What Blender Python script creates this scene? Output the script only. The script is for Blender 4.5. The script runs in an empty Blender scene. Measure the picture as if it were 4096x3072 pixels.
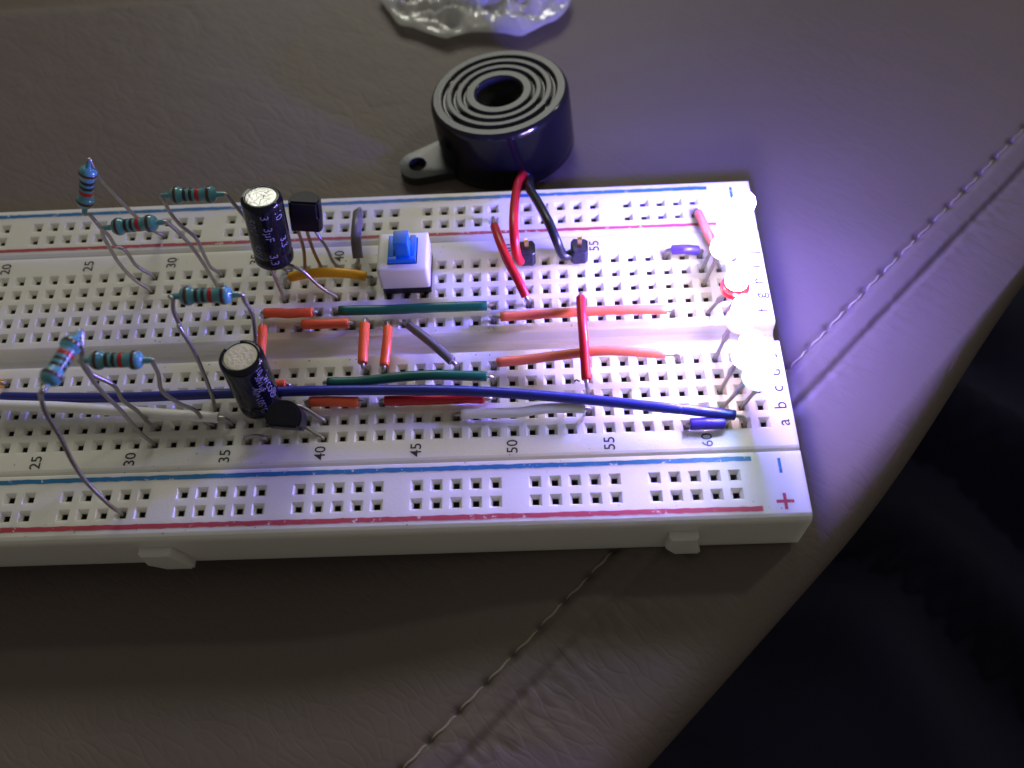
import bpy, bmesh, math, random
from mathutils import Vector, Matrix, noise

random.seed(7)
S = 0.1                      # everything below is written in millimetres; 1 Blender unit = 1 cm
scene = bpy.context.scene
col = scene.collection

# ------------------------------------------------------------------ camera
ROT = Matrix(((0.99892, -0.01641, -0.04343), (0.03585, 0.86704, 0.49695), (0.0295, -0.49797, 0.86669)))
CAM = Vector((130.6022, -68.4405, 107.2995))
FPX = 3634.02                # focal length in pixels of the 4096 px wide photograph
cam_d = bpy.data.cameras.new('camera')
cam = bpy.data.objects.new('camera', cam_d)
col.objects.link(cam)
m = ROT.transposed().to_4x4()
m.translation = CAM * S
cam.matrix_world = m
cam_d.sensor_width = 36
cam_d.lens = 36 * FPX / 4096
cam_d.clip_start = 0.1
cam_d.clip_end = 1000
cam_d.dof.use_dof = True
cam_d.dof.focus_distance = 12.4
cam_d.dof.aperture_fstop = 0.19
scene.camera = cam

# ------------------------------------------------------------------ world, lamps, exposure
world = bpy.data.worlds.new('World')
scene.world = world
world.use_nodes = True
wb = world.node_tree.nodes['Background']
wb.inputs[0].default_value = (0.85, 0.80, 0.72, 1)
wb.inputs[1].default_value = 0.155
scene.view_settings.view_transform = 'Standard'
scene.view_settings.look = 'None'
scene.view_settings.gamma = 1
scene.view_settings.exposure = 0


def area(name, loc, tgt, sx, sy, power, color):
    d = bpy.data.lights.new(name, 'AREA')
    d.shape = 'RECTANGLE'; d.size = sx; d.size_y = sy
    d.energy = power; d.color = color
    o = bpy.data.objects.new(name, d)
    col.objects.link(o)
    o.location = loc
    o.rotation_euler = (Vector(tgt) - Vector(loc)).to_track_quat('-Z', 'Y').to_euler()
    return o


# the room's lit window / ceiling lamp, behind and above the board, and a smaller lamp to the right
area('ceiling_lamp', (4, 92, 62), (12, 2, 0), 44, 32, 33000, (1.0, 0.995, 0.86))
area('side_lamp', (78, 50, 72), (12, 0, 0), 7, 6, 10000, (1.0, 0.95, 0.82))

scene.cycles.use_denoising = True
scene.cycles.max_bounces = 8
scene.cycles.sample_clamp_indirect = 6
scene.cycles.caustics_reflective = False
scene.cycles.caustics_refractive = False

# ------------------------------------------------------------------ pixel helpers


def ray(u, v):
    return ROT.transposed() @ Vector(((u - 2048) / FPX, -(v - 1536) / FPX, -1.0))


def at(u, v, z):
    d = ray(u, v)
    return CAM + d * ((z - CAM.z) / d.z)


def aty(u, v, y):
    d = ray(u, v)
    return CAM + d * ((y - CAM.y) / d.y)


K = 1024 / 2212.0


def c0(x, y): return (x * K, 600 + y * K)
def c1(x, y): return (x * K, 1300 + y * K)
def c2(x, y): return (900 + x * K, 600 + y * K)
def c3(x, y): return (900 + x * K, 1300 + y * K)
def c4(x, y): return (1800 + x * K, 600 + y * K)
def c5(x, y): return (1800 + x * K, 1200 + y * K)
def c6(x, y): return (2600 + x * K, 1200 + y * K)
def cB(x, y): return (1500 + x * K, 100 + y * K)


P = 2.54
ROWY = {r: (-3.81 - P * (4 - i)) for i, r in enumerate('abcde')}
ROWY.update({r: (3.81 + P * i) for i, r in enumerate('fghij')})


def hole(name):
    return Vector((int(name[1:]) * P, ROWY[name[0]], 0))


def rail_x(i): return 155.08 - P * i


# ------------------------------------------------------------------ materials
MATS = {}


def nmat(name):
    mt = bpy.data.materials.new(name)
    mt.use_nodes = True
    MATS[name] = mt
    return mt, mt.node_tree, mt.node_tree.nodes['Principled BSDF']


def simple(name, c, rough=0.4, metal=0.0, sss=0.0, coat=0.0, var=0.12, scale=3.0, bump=0.0, bscale=20, spec=0.5):
    mt, nt, b = nmat(name)
    b.inputs['Roughness'].default_value = rough
    b.inputs['Metallic'].default_value = metal
    b.inputs['Coat Weight'].default_value = coat
    b.inputs['Specular IOR Level'].default_value = spec
    if sss:
        b.inputs['Subsurface Weight'].default_value = sss
        b.inputs['Subsurface Radius'].default_value = (1, 0.95, 0.9)
        b.inputs['Subsurface Scale'].default_value = 0.24
    tc = nt.nodes.new('ShaderNodeTexCoord')
    n = nt.nodes.new('ShaderNodeTexNoise')
    n.inputs['Scale'].default_value = scale
    n.inputs['Detail'].default_value = 6
    nt.links.new(tc.outputs['Object'], n.inputs['Vector'])
    mx = nt.nodes.new('ShaderNodeMix'); mx.data_type = 'RGBA'
    mx.inputs[6].default_value = tuple(max(0, x * (1 - var)) for x in c) + (1,)
    mx.inputs[7].default_value = tuple(min(1, x * (1 + var)) for x in c) + (1,)
    nt.links.new(n.outputs['Fac'], mx.inputs[0])
    nt.links.new(mx.outputs[2], b.inputs['Base Color'])
    if bump:
        n2 = nt.nodes.new('ShaderNodeTexNoise')
        n2.inputs['Scale'].default_value = bscale
        n2.inputs['Detail'].default_value = 4
        nt.links.new(tc.outputs['Object'], n2.inputs['Vector'])
        bp = nt.nodes.new('ShaderNodeBump')
        bp.inputs['Strength'].default_value = bump
        bp.inputs['Distance'].default_value = 0.02
        nt.links.new(n2.outputs['Fac'], bp.inputs['Height'])
        nt.links.new(bp.outputs['Normal'], b.inputs['Normal'])
    return mt


board_mat = simple('white_abs', (0.74, 0.73, 0.66), 0.36, sss=0.65, var=0.07, scale=0.7, bump=0.12, bscale=30)
contact_mat = simple('contact_metal', (0.13, 0.12, 0.115), 0.5, metal=0.5, var=0.5, scale=9)
pad_mat = simple('pad_foam', (0.55, 0.52, 0.45), 0.8)
lead_mat = simple('tinned_lead', (0.44, 0.41, 0.40), 0.36, metal=1.0, var=0.25, scale=12, bump=0.2, bscale=40)
rust_mat = simple('tarnished_lead', (0.42, 0.26, 0.13), 0.35, metal=0.8, var=0.5, scale=8)
gold_mat = simple('gold_pin', (0.85, 0.55, 0.25), 0.25, metal=1.0)
black_plastic = simple('black_plastic', (0.006, 0.006, 0.009), 0.34, var=0.2, bump=0.1, bscale=60, spec=0.35)
black_gloss = simple('black_gloss', (0.004, 0.004, 0.007), 0.13, var=0.1, bump=0.06, bscale=12)
black_sleeve = simple('black_sleeve', (0.005, 0.005, 0.009), 0.14, var=0.3, bump=0.18, bscale=9, spec=0.35)
header_mat = simple('header_plastic', (0.015, 0.015, 0.03), 0.35, var=0.4, bump=0.5, bscale=25)
alu_mat = simple('capacitor_top', (0.78, 0.78, 0.77), 0.34, metal=0.85, var=0.15, scale=14, bump=0.9, bscale=22)
alu_dull = simple('capacitor_top_dull', (0.62, 0.58, 0.47), 0.6, metal=0.4, var=0.15, scale=14, bump=0.5, bscale=22)
grey_stripe = simple('grey_stripe', (0.33, 0.36, 0.36), 0.35)
text_grey = simple('sleeve_print', (0.17, 0.17, 0.25), 0.5, var=0.4, scale=12)
housing_white = simple('switch_white', (0.80, 0.78, 0.76), 0.3, sss=0.15, var=0.03)
switch_blue = simple('switch_blue', (0.006, 0.16, 0.72), 0.32, sss=0.05, var=0.1)
res_blue = simple('resistor_lacquer', (0.085, 0.30, 0.36), 0.16, coat=0.5, var=0.25, scale=5)
band_brown = simple('band_brown', (0.07, 0.022, 0.018), 0.25, coat=0.4)
band_black = simple('band_black', (0.008, 0.012, 0.018), 0.25, coat=0.4)
band_red = simple('band_red', (0.42, 0.012, 0.02), 0.25, coat=0.4)
thread_mat = simple('thread', (0.30, 0.26, 0.20), 0.7, bump=0.8, bscale=60)
WIRE = {}
for nm, c in dict(orange=(0.80, 0.115, 0.035), salmon=(0.80, 0.17, 0.085), yellow=(0.78, 0.37, 0.008), green=(0.003, 0.10, 0.055), blue=(0.016, 0.022, 0.20),
                  red=(0.52, 0.008, 0.018), grey=(0.13, 0.12, 0.135), white=(0.88, 0.87, 0.86), black=(0.010, 0.014, 0.018), violet=(0.06, 0.035, 0.42)).items():
    WIRE[nm] = simple('wire_' + nm, c, 0.33, sss=0.05, var=0.08, scale=6, bump=0.18, bscale=25)


def ink(name, c, wear=0.5):
    """printed ink: colour broken up by worn patches where the white plastic shows"""
    mt, nt, b = nmat(name)
    b.inputs['Roughness'].default_value = 0.5
    tc = nt.nodes.new('ShaderNodeTexCoord')
    n = nt.nodes.new('ShaderNodeTexNoise'); n.inputs['Scale'].default_value = 9; n.inputs['Detail'].default_value = 8
    n.inputs['Roughness'].default_value = 0.7
    nt.links.new(tc.outputs['Object'], n.inputs['Vector'])
    r = nt.nodes.new('ShaderNodeValToRGB')
    r.color_ramp.elements[0].position = wear; r.color_ramp.elements[0].color = c + (1,)
    r.color_ramp.elements[1].position = wear + 0.06; r.color_ramp.elements[1].color = (0.68, 0.66, 0.63, 1)
    nt.links.new(n.outputs['Fac'], r.inputs[0])
    nt.links.new(r.outputs[0], b.inputs['Base Color'])
    return mt


ink_black = ink('ink_black', (0.02, 0.018, 0.02), 0.66)
ink_blue = ink('ink_blue', (0.008, 0.14, 0.32), 0.60)
ink_red = ink('ink_red', (0.42, 0.045, 0.07), 0.59)


def leather():
    mt, nt, b = nmat('taupe_leather')
    L = nt.links.new
    tc = nt.nodes.new('ShaderNodeTexCoord')
    b.inputs['Roughness'].default_value = 0.56
    b.inputs['Specular IOR Level'].default_value = 0.38
    n = nt.nodes.new('ShaderNodeTexNoise'); n.inputs['Scale'].default_value = 0.35; n.inputs['Detail'].default_value = 5
    L(tc.outputs['Object'], n.inputs['Vector'])
    mx = nt.nodes.new('ShaderNodeMix'); mx.data_type = 'RGBA'
    mx.inputs[6].default_value = (0.112, 0.086, 0.072, 1)
    mx.inputs[7].default_value = (0.138, 0.112, 0.096, 1)
    L(n.outputs['Fac'], mx.inputs[0])
    L(mx.outputs[2], b.inputs['Base Color'])
    # wrinkle direction: stretched, warped cells
    wn = nt.nodes.new('ShaderNodeTexNoise'); wn.inputs['Scale'].default_value = 0.9; wn.inputs['Detail'].default_value = 3
    L(tc.outputs['Object'], wn.inputs['Vector'])
    vm = nt.nodes.new('ShaderNodeVectorMath'); vm.operation = 'MULTIPLY_ADD'
    L(wn.outputs['Color'], vm.inputs[0]); vm.inputs[1].default_value = (0.45, 0.45, 0.45)
    L(tc.outputs['Object'], vm.inputs[2])
    m0 = nt.nodes.new('ShaderNodeMapping')
    m0.inputs['Rotation'].default_value = (0, 0, math.radians(42))
    L(vm.outputs[0], m0.inputs['Vector'])
    mp = nt.nodes.new('ShaderNodeMapping')
    mp.inputs['Scale'].default_value = (0.5, 1.35, 1)
    L(m0.outputs[0], mp.inputs['Vector'])
    v1 = nt.nodes.new('ShaderNodeTexVoronoi'); v1.feature = 'DISTANCE_TO_EDGE'; v1.inputs['Scale'].default_value = 1.5
    L(mp.outputs[0], v1.inputs['Vector'])
    r1 = nt.nodes.new('ShaderNodeValToRGB'); r1.color_ramp.elements[1].position = 0.10
    L(v1.outputs['Distance'], r1.inputs[0])
    v2 = nt.nodes.new('ShaderNodeTexVoronoi'); v2.feature = 'DISTANCE_TO_EDGE'; v2.inputs['Scale'].default_value = 4.5
    L(mp.outputs[0], v2.inputs['Vector'])
    r2 = nt.nodes.new('ShaderNodeValToRGB'); r2.color_ramp.elements[1].position = 0.14
    L(v2.outputs['Distance'], r2.inputs[0])
    # creases fade in and out
    fn = nt.nodes.new('ShaderNodeTexNoise'); fn.inputs['Scale'].default_value = 0.5; fn.inputs['Detail'].default_value = 2
    L(tc.outputs['Object'], fn.inputs['Vector'])
    fr = nt.nodes.new('ShaderNodeValToRGB'); fr.color_ramp.elements[0].position = 0.35; fr.color_ramp.elements[1].position = 0.65
    L(fn.outputs['Fac'], fr.inputs[0])
    fine = nt.nodes.new('ShaderNodeTexNoise'); fine.inputs['Scale'].default_value = 14; fine.inputs['Detail'].default_value = 6
    L(mp.outputs[0], fine.inputs['Vector'])
    a = nt.nodes.new('ShaderNodeMath'); a.operation = 'MULTIPLY'; L(r1.outputs[0], a.inputs[0]); L(fr.outputs[0], a.inputs[1])
    c = nt.nodes.new('ShaderNodeMath'); c.operation = 'MULTIPLY_ADD'; L(r2.outputs[0], c.inputs[0]); c.inputs[1].default_value = 0.55; L(a.outputs[0], c.inputs[2])
    d = nt.nodes.new('ShaderNodeMath'); d.operation = 'MULTIPLY_ADD'; L(fine.outputs['Fac'], d.inputs[0]); d.inputs[1].default_value = 0.5; L(c.outputs[0], d.inputs[2])
    bp = nt.nodes.new('ShaderNodeBump'); bp.inputs['Strength'].default_value = 0.28; bp.inputs['Distance'].default_value = 0.014
    L(d.outputs[0], bp.inputs['Height'])
    L(bp.outputs['Normal'], b.inputs['Normal'])
    return mt


leather_mat = leather()
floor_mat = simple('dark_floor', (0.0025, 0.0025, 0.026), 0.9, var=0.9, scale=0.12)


def bag_material():
    mt, nt, b = nmat('plastic_film')
    b.inputs['Base Color'].default_value = (0.85, 0.87, 0.84, 1)
    b.inputs['Roughness'].default_value = 0.12
    b.inputs['Transmission Weight'].default_value = 0.15
    b.inputs['IOR'].default_value = 1.3
    b.inputs['Coat Weight'].default_value = 0.3
    tr = nt.nodes.new('ShaderNodeBsdfTranslucent'); tr.inputs[0].default_value = (0.9, 0.9, 0.86, 1)
    mx = nt.nodes.new('ShaderNodeMixShader'); mx.inputs[0].default_value = 0.4
    nt.links.new(b.outputs[0], mx.inputs[1]); nt.links.new(tr.outputs[0], mx.inputs[2])
    nt.links.new(mx.outputs[0], nt.nodes['Material Output'].inputs['Surface'])
    return mt


bag_mat = bag_material()


def emissive(name, c, strength, base=(0.8, 0.8, 0.9)):
    mt, nt, b = nmat(name)
    b.inputs['Base Color'].default_value = base + (1,)
    b.inputs['Roughness'].default_value = 0.15
    b.inputs['Emission Color'].default_value = c + (1,)
    b.inputs['Emission Strength'].default_value = strength
    return mt


def clearplastic(name, c, rough=0.12, emit=0.0):
    mt, nt, b = nmat(name)
    b.inputs['Base Color'].default_value = c + (1,)
    b.inputs['Roughness'].default_value = rough
    b.inputs['Transmission Weight'].default_value = 0.45
    b.inputs['IOR'].default_value = 1.45
    if emit:
        b.inputs['Emission Color'].default_value = c + (1,)
        b.inputs['Emission Strength'].default_value = emit
    return mt


# ------------------------------------------------------------------ mesh helpers
class MB:
    def __init__(self):
        self.v = []; self.f = []; self.mi = []; self.smooth = []

    def face(self, idx, mi=0, sm=False):
        self.f.append(idx); self.mi.append(mi); self.smooth.append(sm)

    def quad(self, a, b, c, d, mi=0, sm=False):
        n = len(self.v)
        self.v += [Vector(a), Vector(b), Vector(c), Vector(d)]
        self.face((n, n + 1, n + 2, n + 3), mi, sm)

    def box(self, x0, x1, y0, y1, z0, z1, mi=0, bevel=0.0, M=None):
        bm = bmesh.new()
        bmesh.ops.create_cube(bm, size=1)
        for q in bm.verts:
            q.co = Vector(((x0 + x1) / 2 + q.co.x * (x1 - x0), (y0 + y1) / 2 + q.co.y * (y1 - y0), (z0 + z1) / 2 + q.co.z * (z1 - z0)))
        if bevel:
            bmesh.ops.bevel(bm, geom=list(bm.edges), offset=bevel, segments=3, affect='EDGES', profile=0.6)
        self.add_bm(bm, mi, M, bool(bevel))
        bm.free()

    def add_bm(self, bm, mi=0, M=None, sm=False):
        n = len(self.v)
        bm.verts.index_update()
        for q in bm.verts:
            self.v.append((M @ q.co) if M else q.co.copy())
        for f in bm.faces:
            self.face(tuple(n + q.index for q in f.verts), mi, sm)

    def tube(self, pts, r, seg=10, mi=0, caps=True, radii=None):
        pts = [Vector(q) for q in pts]
        n0 = len(self.v)
        t0 = (pts[1] - pts[0]).normalized()
        up = Vector((0, 0, 1)) if abs(t0.z) < 0.9 else Vector((1, 0, 0))
        u = t0.cross(up).normalized()
        N = len(pts)
        for i, q in enumerate(pts):
            t = (pts[min(i + 1, N - 1)] - pts[max(i - 1, 0)]).normalized()
            u = (u - t * u.dot(t)).normalized()
            w = t.cross(u)
            rr = radii[i] if radii else r
            for k in range(seg):
                a = 2 * math.pi * k / seg
                self.v.append(q + (u * math.cos(a) + w * math.sin(a)) * rr)
        for i in range(N - 1):
            for k in range(seg):
                a = n0 + i * seg + k; b = n0 + i * seg + (k + 1) % seg
                self.face((a, b, b + seg, a + seg), mi, True)
        if caps:
            self.face(tuple(n0 + k for k in range(seg))[::-1], mi, False)
            self.face(tuple(n0 + (N - 1) * seg + k for k in range(seg)), mi, False)

    def lathe(self, prof, M=None, seg=40, mi=0, a0=0.0, a1=2 * math.pi, closed=True, sm=True):
        """prof: list of (r, h) or (r, h, mi)"""
        n0 = len(self.v)
        ns = seg if closed else seg + 1
        for pr in prof:
            for k in range(ns):
                a = a0 + (a1 - a0) * k / seg
                q = Vector((pr[0] * math.cos(a), pr[0] * math.sin(a), pr[1]))
                self.v.append((M @ q) if M else q)
        for i in range(len(prof) - 1):
            for k in range(seg):
                a = n0 + i * ns + k
                b = n0 + i * ns + ((k + 1) % ns if closed else k + 1)
                mm = prof[i + 1][2] if len(prof[i + 1]) > 2 else mi
                self.face((a, b, b + ns, a + ns), mm, sm)

    def disc(self, r, h, M=None, seg=40, mi=0):
        n0 = len(self.v)
        for k in range(seg):
            a = 2 * math.pi * k / seg
            q = Vector((r * math.cos(a), r * math.sin(a), h))
            self.v.append((M @ q) if M else q)
        self.face(tuple(range(n0, n0 + seg)), mi)

    def build(self, name, mats, parent=None, fix=False):
        me = bpy.data.meshes.new(name)
        org = parent_origin(parent)
        me.from_pydata([tuple((q - org) * S) for q in self.v], [], self.f)
        if not isinstance(mats, (list, tuple)):
            mats = [mats]
        for q in mats:
            me.materials.append(q)
        me.polygons.foreach_set('material_index', self.mi)
        me.polygons.foreach_set('use_smooth', self.smooth)
        me.update()
        if fix:
            bm = bmesh.new(); bm.from_mesh(me)
            bmesh.ops.remove_doubles(bm, verts=bm.verts, dist=1e-5)
            bmesh.ops.recalc_face_normals(bm, faces=bm.faces)
            bm.to_mesh(me); bm.free()
        o = bpy.data.objects.new(name, me)
        col.objects.link(o)
        if parent:
            o.parent = parent
        return o


def parent_origin(p):
    v = Vector((0, 0, 0))
    while p is not None:
        v = v + p.location / S
        p = p.parent
    return v


def empty(name, loc, label, cat, group=None):
    o = bpy.data.objects.new(name, None)
    col.objects.link(o)
    o.empty_display_size = 0.3
    o.location = Vector(loc) * S
    o['label'] = label; o['category'] = cat
    if group:
        o['group'] = group
    return o


def catmull(pts, n=8):
    pts = [Vector(q) for q in pts]
    P_ = [pts[0] * 2 - pts[1]] + pts + [pts[-1] * 2 - pts[-2]]
    out = []
    for i in range(1, len(P_) - 2):
        a, b, c, d = P_[i - 1:i + 3]
        for k in range(n):
            t = k / n
            out.append(0.5 * ((2 * b) + (c - a) * t + (2 * a - 5 * b + 4 * c - d) * t * t + (-a + 3 * b - 3 * c + d) * t ** 3))
    out.append(pts[-1])
    return out


def bezier(a, b, c, d, n=8):
    out = []
    for k in range(n + 1):
        t = k / n
        out.append(a * (1 - t) ** 3 + b * 3 * t * (1 - t) ** 2 + c * 3 * t * t * (1 - t) + d * t ** 3)
    return out


def frame(org, zdir, xhint=Vector((1, 0, 0))):
    z = Vector(zdir).normalized()
    x = (xhint - z * xhint.dot(z)).normalized()
    y = z.cross(x)
    M = Matrix((x, y, z)).transposed().to_4x4()
    M.translation = Vector(org)
    return M


_font_cache = {}


def glyphs(text, size):
    """flat text as (verts, faces) in the xy plane, centred"""
    key = (text, size)
    if key in _font_cache:
        return _font_cache[key]
    cu = bpy.data.curves.new('txt', 'FONT')
    cu.body = text; cu.size = size
    cu.align_x = 'CENTER'; cu.align_y = 'CENTER'
    cu.resolution_u = 3
    cu.offset = 0.006 * size
    o = bpy.data.objects.new('txt', cu)
    col.objects.link(o)
    dg = bpy.context.evaluated_depsgraph_get()
    me = bpy.data.meshes.new_from_object(o.evaluated_get(dg))
    vs = [q.co.copy() for q in me.vertices]
    fs = [tuple(p_.vertices) for p_ in me.polygons]
    bpy.data.objects.remove(o); bpy.data.curves.remove(cu); bpy.data.meshes.remove(me)
    _font_cache[key] = (vs, fs)
    return vs, fs


# ================================================================== LARGE STRUCTURE: floor, leather seat
SD = Vector((0.718, 0.696, 0)).normalized()      # direction of the seam
SN = Vector((SD.y, -SD.x, 0))                    # towards the seat's edge
SP = Vector((115.6, -50.9, 0))
BAGP = at(1900, 20, -6)


def sm(x):
    x = max(0.0, min(1.0, x))
    return x * x * (3 - 2 * x)


def leather_h(x, y):
    q = Vector((x, y, 0)) - SP
    s = q.dot(SN); t = q.dot(SD)
    z = -9.1
    z -= 5.5 * sm((136 - x) / 45) * sm((4 - y) / 30)        # the seat sags under the board's front left
    z -= 0.9 * sm((y - 20) / 15)
    z += 0.35 * math.sin(x * 0.05 + 1) * math.sin(y * 0.06)
    z -= 1.0 * sm((-28 - y) / 25) * sm((x - 110) / 30)
    z += 3.0 * sm((-34 - y) / 22) * sm((136 - x) / 45)
    # seam: groove with puckers, low ridge of the folded allowance, small step beyond
    k = (t / 4.83) % 1.0
    pk = 1.0 - 0.55 * math.sin(math.pi * k)
    z -= 0.50 * pk * math.exp(-(s / 0.6) ** 2)
    kk = min(k, 1 - k) * 4.83
    z -= 0.55 * math.exp(-(s / 0.5) ** 2) * math.exp(-(kk / 0.45) ** 2)
    z += 0.40 * sm(s / 1.5) * (1 - sm((s - 3.6) / 1.0))
    z -= 0.30 * math.exp(-((s - 4.6) / 0.5) ** 2) * (0.4 + 0.6 * sm((t - 40) / 60))
    z += 0.10 * noise.noise(Vector((s * 0.45, t * 0.9, 1))) * math.exp(-((s - 6) / 4) ** 2) * 2
    z += 0.06 * noise.noise(Vector((x * 0.25, y * 0.25, 4)))
    # back crease of the seat at the far left
    z -= 6 * sm((y - 90) / 8) * sm((122 - x) / 14)
    return z


def make_seat():
    root = empty('leather_seat', (115, -20, -10), 'taupe leather seat cushion with a pale stitched seam under the breadboard', 'seat')
    b = MB()
    R = 6.0
    s_edge = 20.4
    s_flat = s_edge - R
    t0, t1 = -75, 230
    svals = [-230 + i * 2.5 for i in range(0, 32)] + [-150 + i * 1.25 for i in range(0, 116)] + [-5 + i * 0.4 for i in range(0, 36)]
    svals = sorted(set([x for x in svals if x < s_flat]))
    nt_ = 640
    tv = [t0 + (t1 - t0) * i / (nt_ - 1) for i in range(nt_)]
    rows = []
    for t in tv:
        edge_shift = 1.2 * math.sin(t * 0.02) - 5.0 * sm((t - 55) / 65)
        r_ = []
        for s in svals:
            q = SP + SD * t + SN * s
            r_.append(Vector((q.x, q.y, leather_h(q.x, q.y))))
        q = SP + SD * t + SN * s_flat
        zb = leather_h(q.x, q.y)
        for k in range(1, 13):
            a = math.pi / 2 * k / 12
            ss = s_flat + (R + edge_shift) * math.sin(a)
            q = SP + SD * t + SN * ss
            r_.append(Vector((q.x, q.y, zb - R * 0.8 * (1 - math.cos(a)))))
        q = SP + SD * t + SN * (s_edge + edge_shift)
        for k in range(1, 9):
            r_.append(Vector((q.x - SN.x * k * 0.9, q.y - SN.y * k * 0.9, zb - R * 0.8 - k * 7)))
        rows.append(r_)
    W = len(rows[0])
    for r_ in rows:
        b.v += r_
    for i in range(nt_ - 1):
        for j in range(W - 1):
            a = i * W + j
            b.face((a, a + 1, a + W + 1, a + W), 0, True)
    b.build('seat_cover', leather_mat, root)
    # the threads of the seam, one by one
    proto = None
    for i in range(-3, 31):
        t = i * 4.83 + 0.25
        a = SP + SD * (t + 0.15); c = SP + SD * (t + 4.2)
        L = (c - a).length
        za = leather_h(a.x, a.y); zc = leather_h(c.x, c.y)
        if proto is None:
            mb = MB()
            pts = []; rad = []
            for k in range(9):
                f = k / 8
                pts.append(Vector((L * f, 0.10 * math.sin(f * 9), 0.30 * math.sin(math.pi * f) - 0.15)))
                rad.append(0.09 + 0.11 * math.sin(math.pi * f) ** 0.5)
            mb.tube(pts, 0.3, 8, radii=rad)
            o = mb.build('stitch', thread_mat, None)
            proto = o
        else:
            o = proto.copy(); col.objects.link(o)
        o.parent = root
        d = Vector((c.x - a.x, c.y - a.y, zc - za))
        org = (Vector((a.x, a.y, za + 0.42)) - parent_origin(root)) * S
        yaw = math.atan2(d.y, d.x); pitch = -math.atan2(d.z, math.hypot(d.x, d.y))
        o.location = org
        o.rotation_euler = (0, pitch, yaw + random.uniform(-0.03, 0.03))


make_seat()

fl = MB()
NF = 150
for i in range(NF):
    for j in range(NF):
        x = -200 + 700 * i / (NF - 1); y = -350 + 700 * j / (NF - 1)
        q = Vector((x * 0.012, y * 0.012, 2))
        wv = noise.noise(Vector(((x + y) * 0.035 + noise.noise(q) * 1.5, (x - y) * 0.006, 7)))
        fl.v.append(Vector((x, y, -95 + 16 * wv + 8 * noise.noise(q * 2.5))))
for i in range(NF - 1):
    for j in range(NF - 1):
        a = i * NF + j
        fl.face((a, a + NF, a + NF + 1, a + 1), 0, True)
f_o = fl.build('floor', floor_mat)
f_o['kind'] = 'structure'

# ================================================================== BREADBOARD
BH = 8.62
board = empty('breadboard', (81, 0, -BH), 'long white solderless breadboard with numbered columns and red and blue rail lines', 'breadboard')


def funnel_cell(b, cx, cy, hx, hy, i=0.37):
    """one square cell of the top with a tapered hole"""
    o = 0.80; d = 0.62; d2 = 0.8; d3 = 4.5
    B = [(cx - hx, cy - hy, 0), (cx + hx, cy - hy, 0), (cx + hx, cy + hy, 0), (cx - hx, cy + hy, 0)]

    def sq(r, z): return [(cx - r, cy - r, z), (cx + r, cy - r, z), (cx + r, cy + r, z), (cx - r, cy + r, z)]
    rings = [B, sq(o, 0), sq(i, -d), sq(i, -d2), sq(i, -d3)]
    n = len(b.v)
    for r_ in rings:
        b.v += [Vector(q) for q in r_]
    for k in range(4):
        for e in range(4):
            a = n + k * 4 + e; c = n + k * 4 + (e + 1) % 4
            b.face((a, c, c + 4, a + 4), 1 if k == 3 else 0)
    b.face((n + 16, n + 17, n + 18, n + 19), 1)


def strip(b, x0, x1, y0, y1, z=0.0):
    if x1 - x0 > 1e-6 and y1 - y0 > 1e-6:
        b.quad((x0, y0, z), (x1, y0, z), (x1, y1, z), (x0, y1, z))


XR = 163.95; XL = XR - 165.1
h = P / 2


def side_profile(b, prof, x0=XL, x1=XR, smooth=False):
    """sweep a yz profile along x, with end caps"""
    for (ya, za), (yb, zb) in zip(prof[:-1], prof[1:]):
        b.quad((x0, ya, za), (x1, ya, za), (x1, yb, zb), (x0, yb, zb), 0)


def end_cap(b, x, poly):
    n = len(b.v)
    b.v += [Vector((x, y, z)) for y, z in poly]
    b.face(tuple(range(n, n + len(poly))))


# main block
b = MB()
YB = 18.1
bev = 0.35
xa = P - h; xb = 63 * P + h
for c in range(1, 64):
    for r in 'abcdefghij':
        funnel_cell(b, c * P, ROWY[r], h, h)
yf0 = ROWY['a'] - h; yf1 = ROWY['e'] + h; yk0 = ROWY['f'] - h; yk1 = ROWY['j'] + h
for (y0, y1) in ((yf0, yf1), (yk0, yk1)):
    strip(b, XL, xa, y0, y1); strip(b, xb, XR, y0, y1)
CH0, CH1 = -1.45, 1.9
YF_TOP = -17.35                # the front edge rolls off, the back edge is crisp
strip(b, XL, XR, YF_TOP, yf0)
strip(b, XL, XR, yf1, CH0)
strip(b, XL, XR, CH1, yk0)
strip(b, XL, XR, yk1, YB)
chan = [(CH1, 0), (CH1 - 0.25, -0.25), (CH1 - 0.45, -1.9), (CH1 - 0.8, -2.3), (CH0 + 0.15, -2.5), (CH0 + 0.05, -0.1), (CH0, 0)]
side_profile(b, chan)
front_roll = [(-18.1, -BH + 0.01), (-18.1, -1.0), (-17.95, -0.45), (-17.7, -0.12), (YF_TOP, 0)]
side_profile(b, front_roll)
back = [(YB, 0), (YB, -BH + 0.01)]
side_profile(b, back)
strip(b, XL, XR, -18.1, YB, -BH + 0.01)
poly = front_roll + [(CH0, 0)] + chan[::-1][1:] + back
for x in (XL, XR):
    end_cap(b, x, poly)
main = b.build('main_block', [board_mat, contact_mat], board, fix=True)

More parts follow.
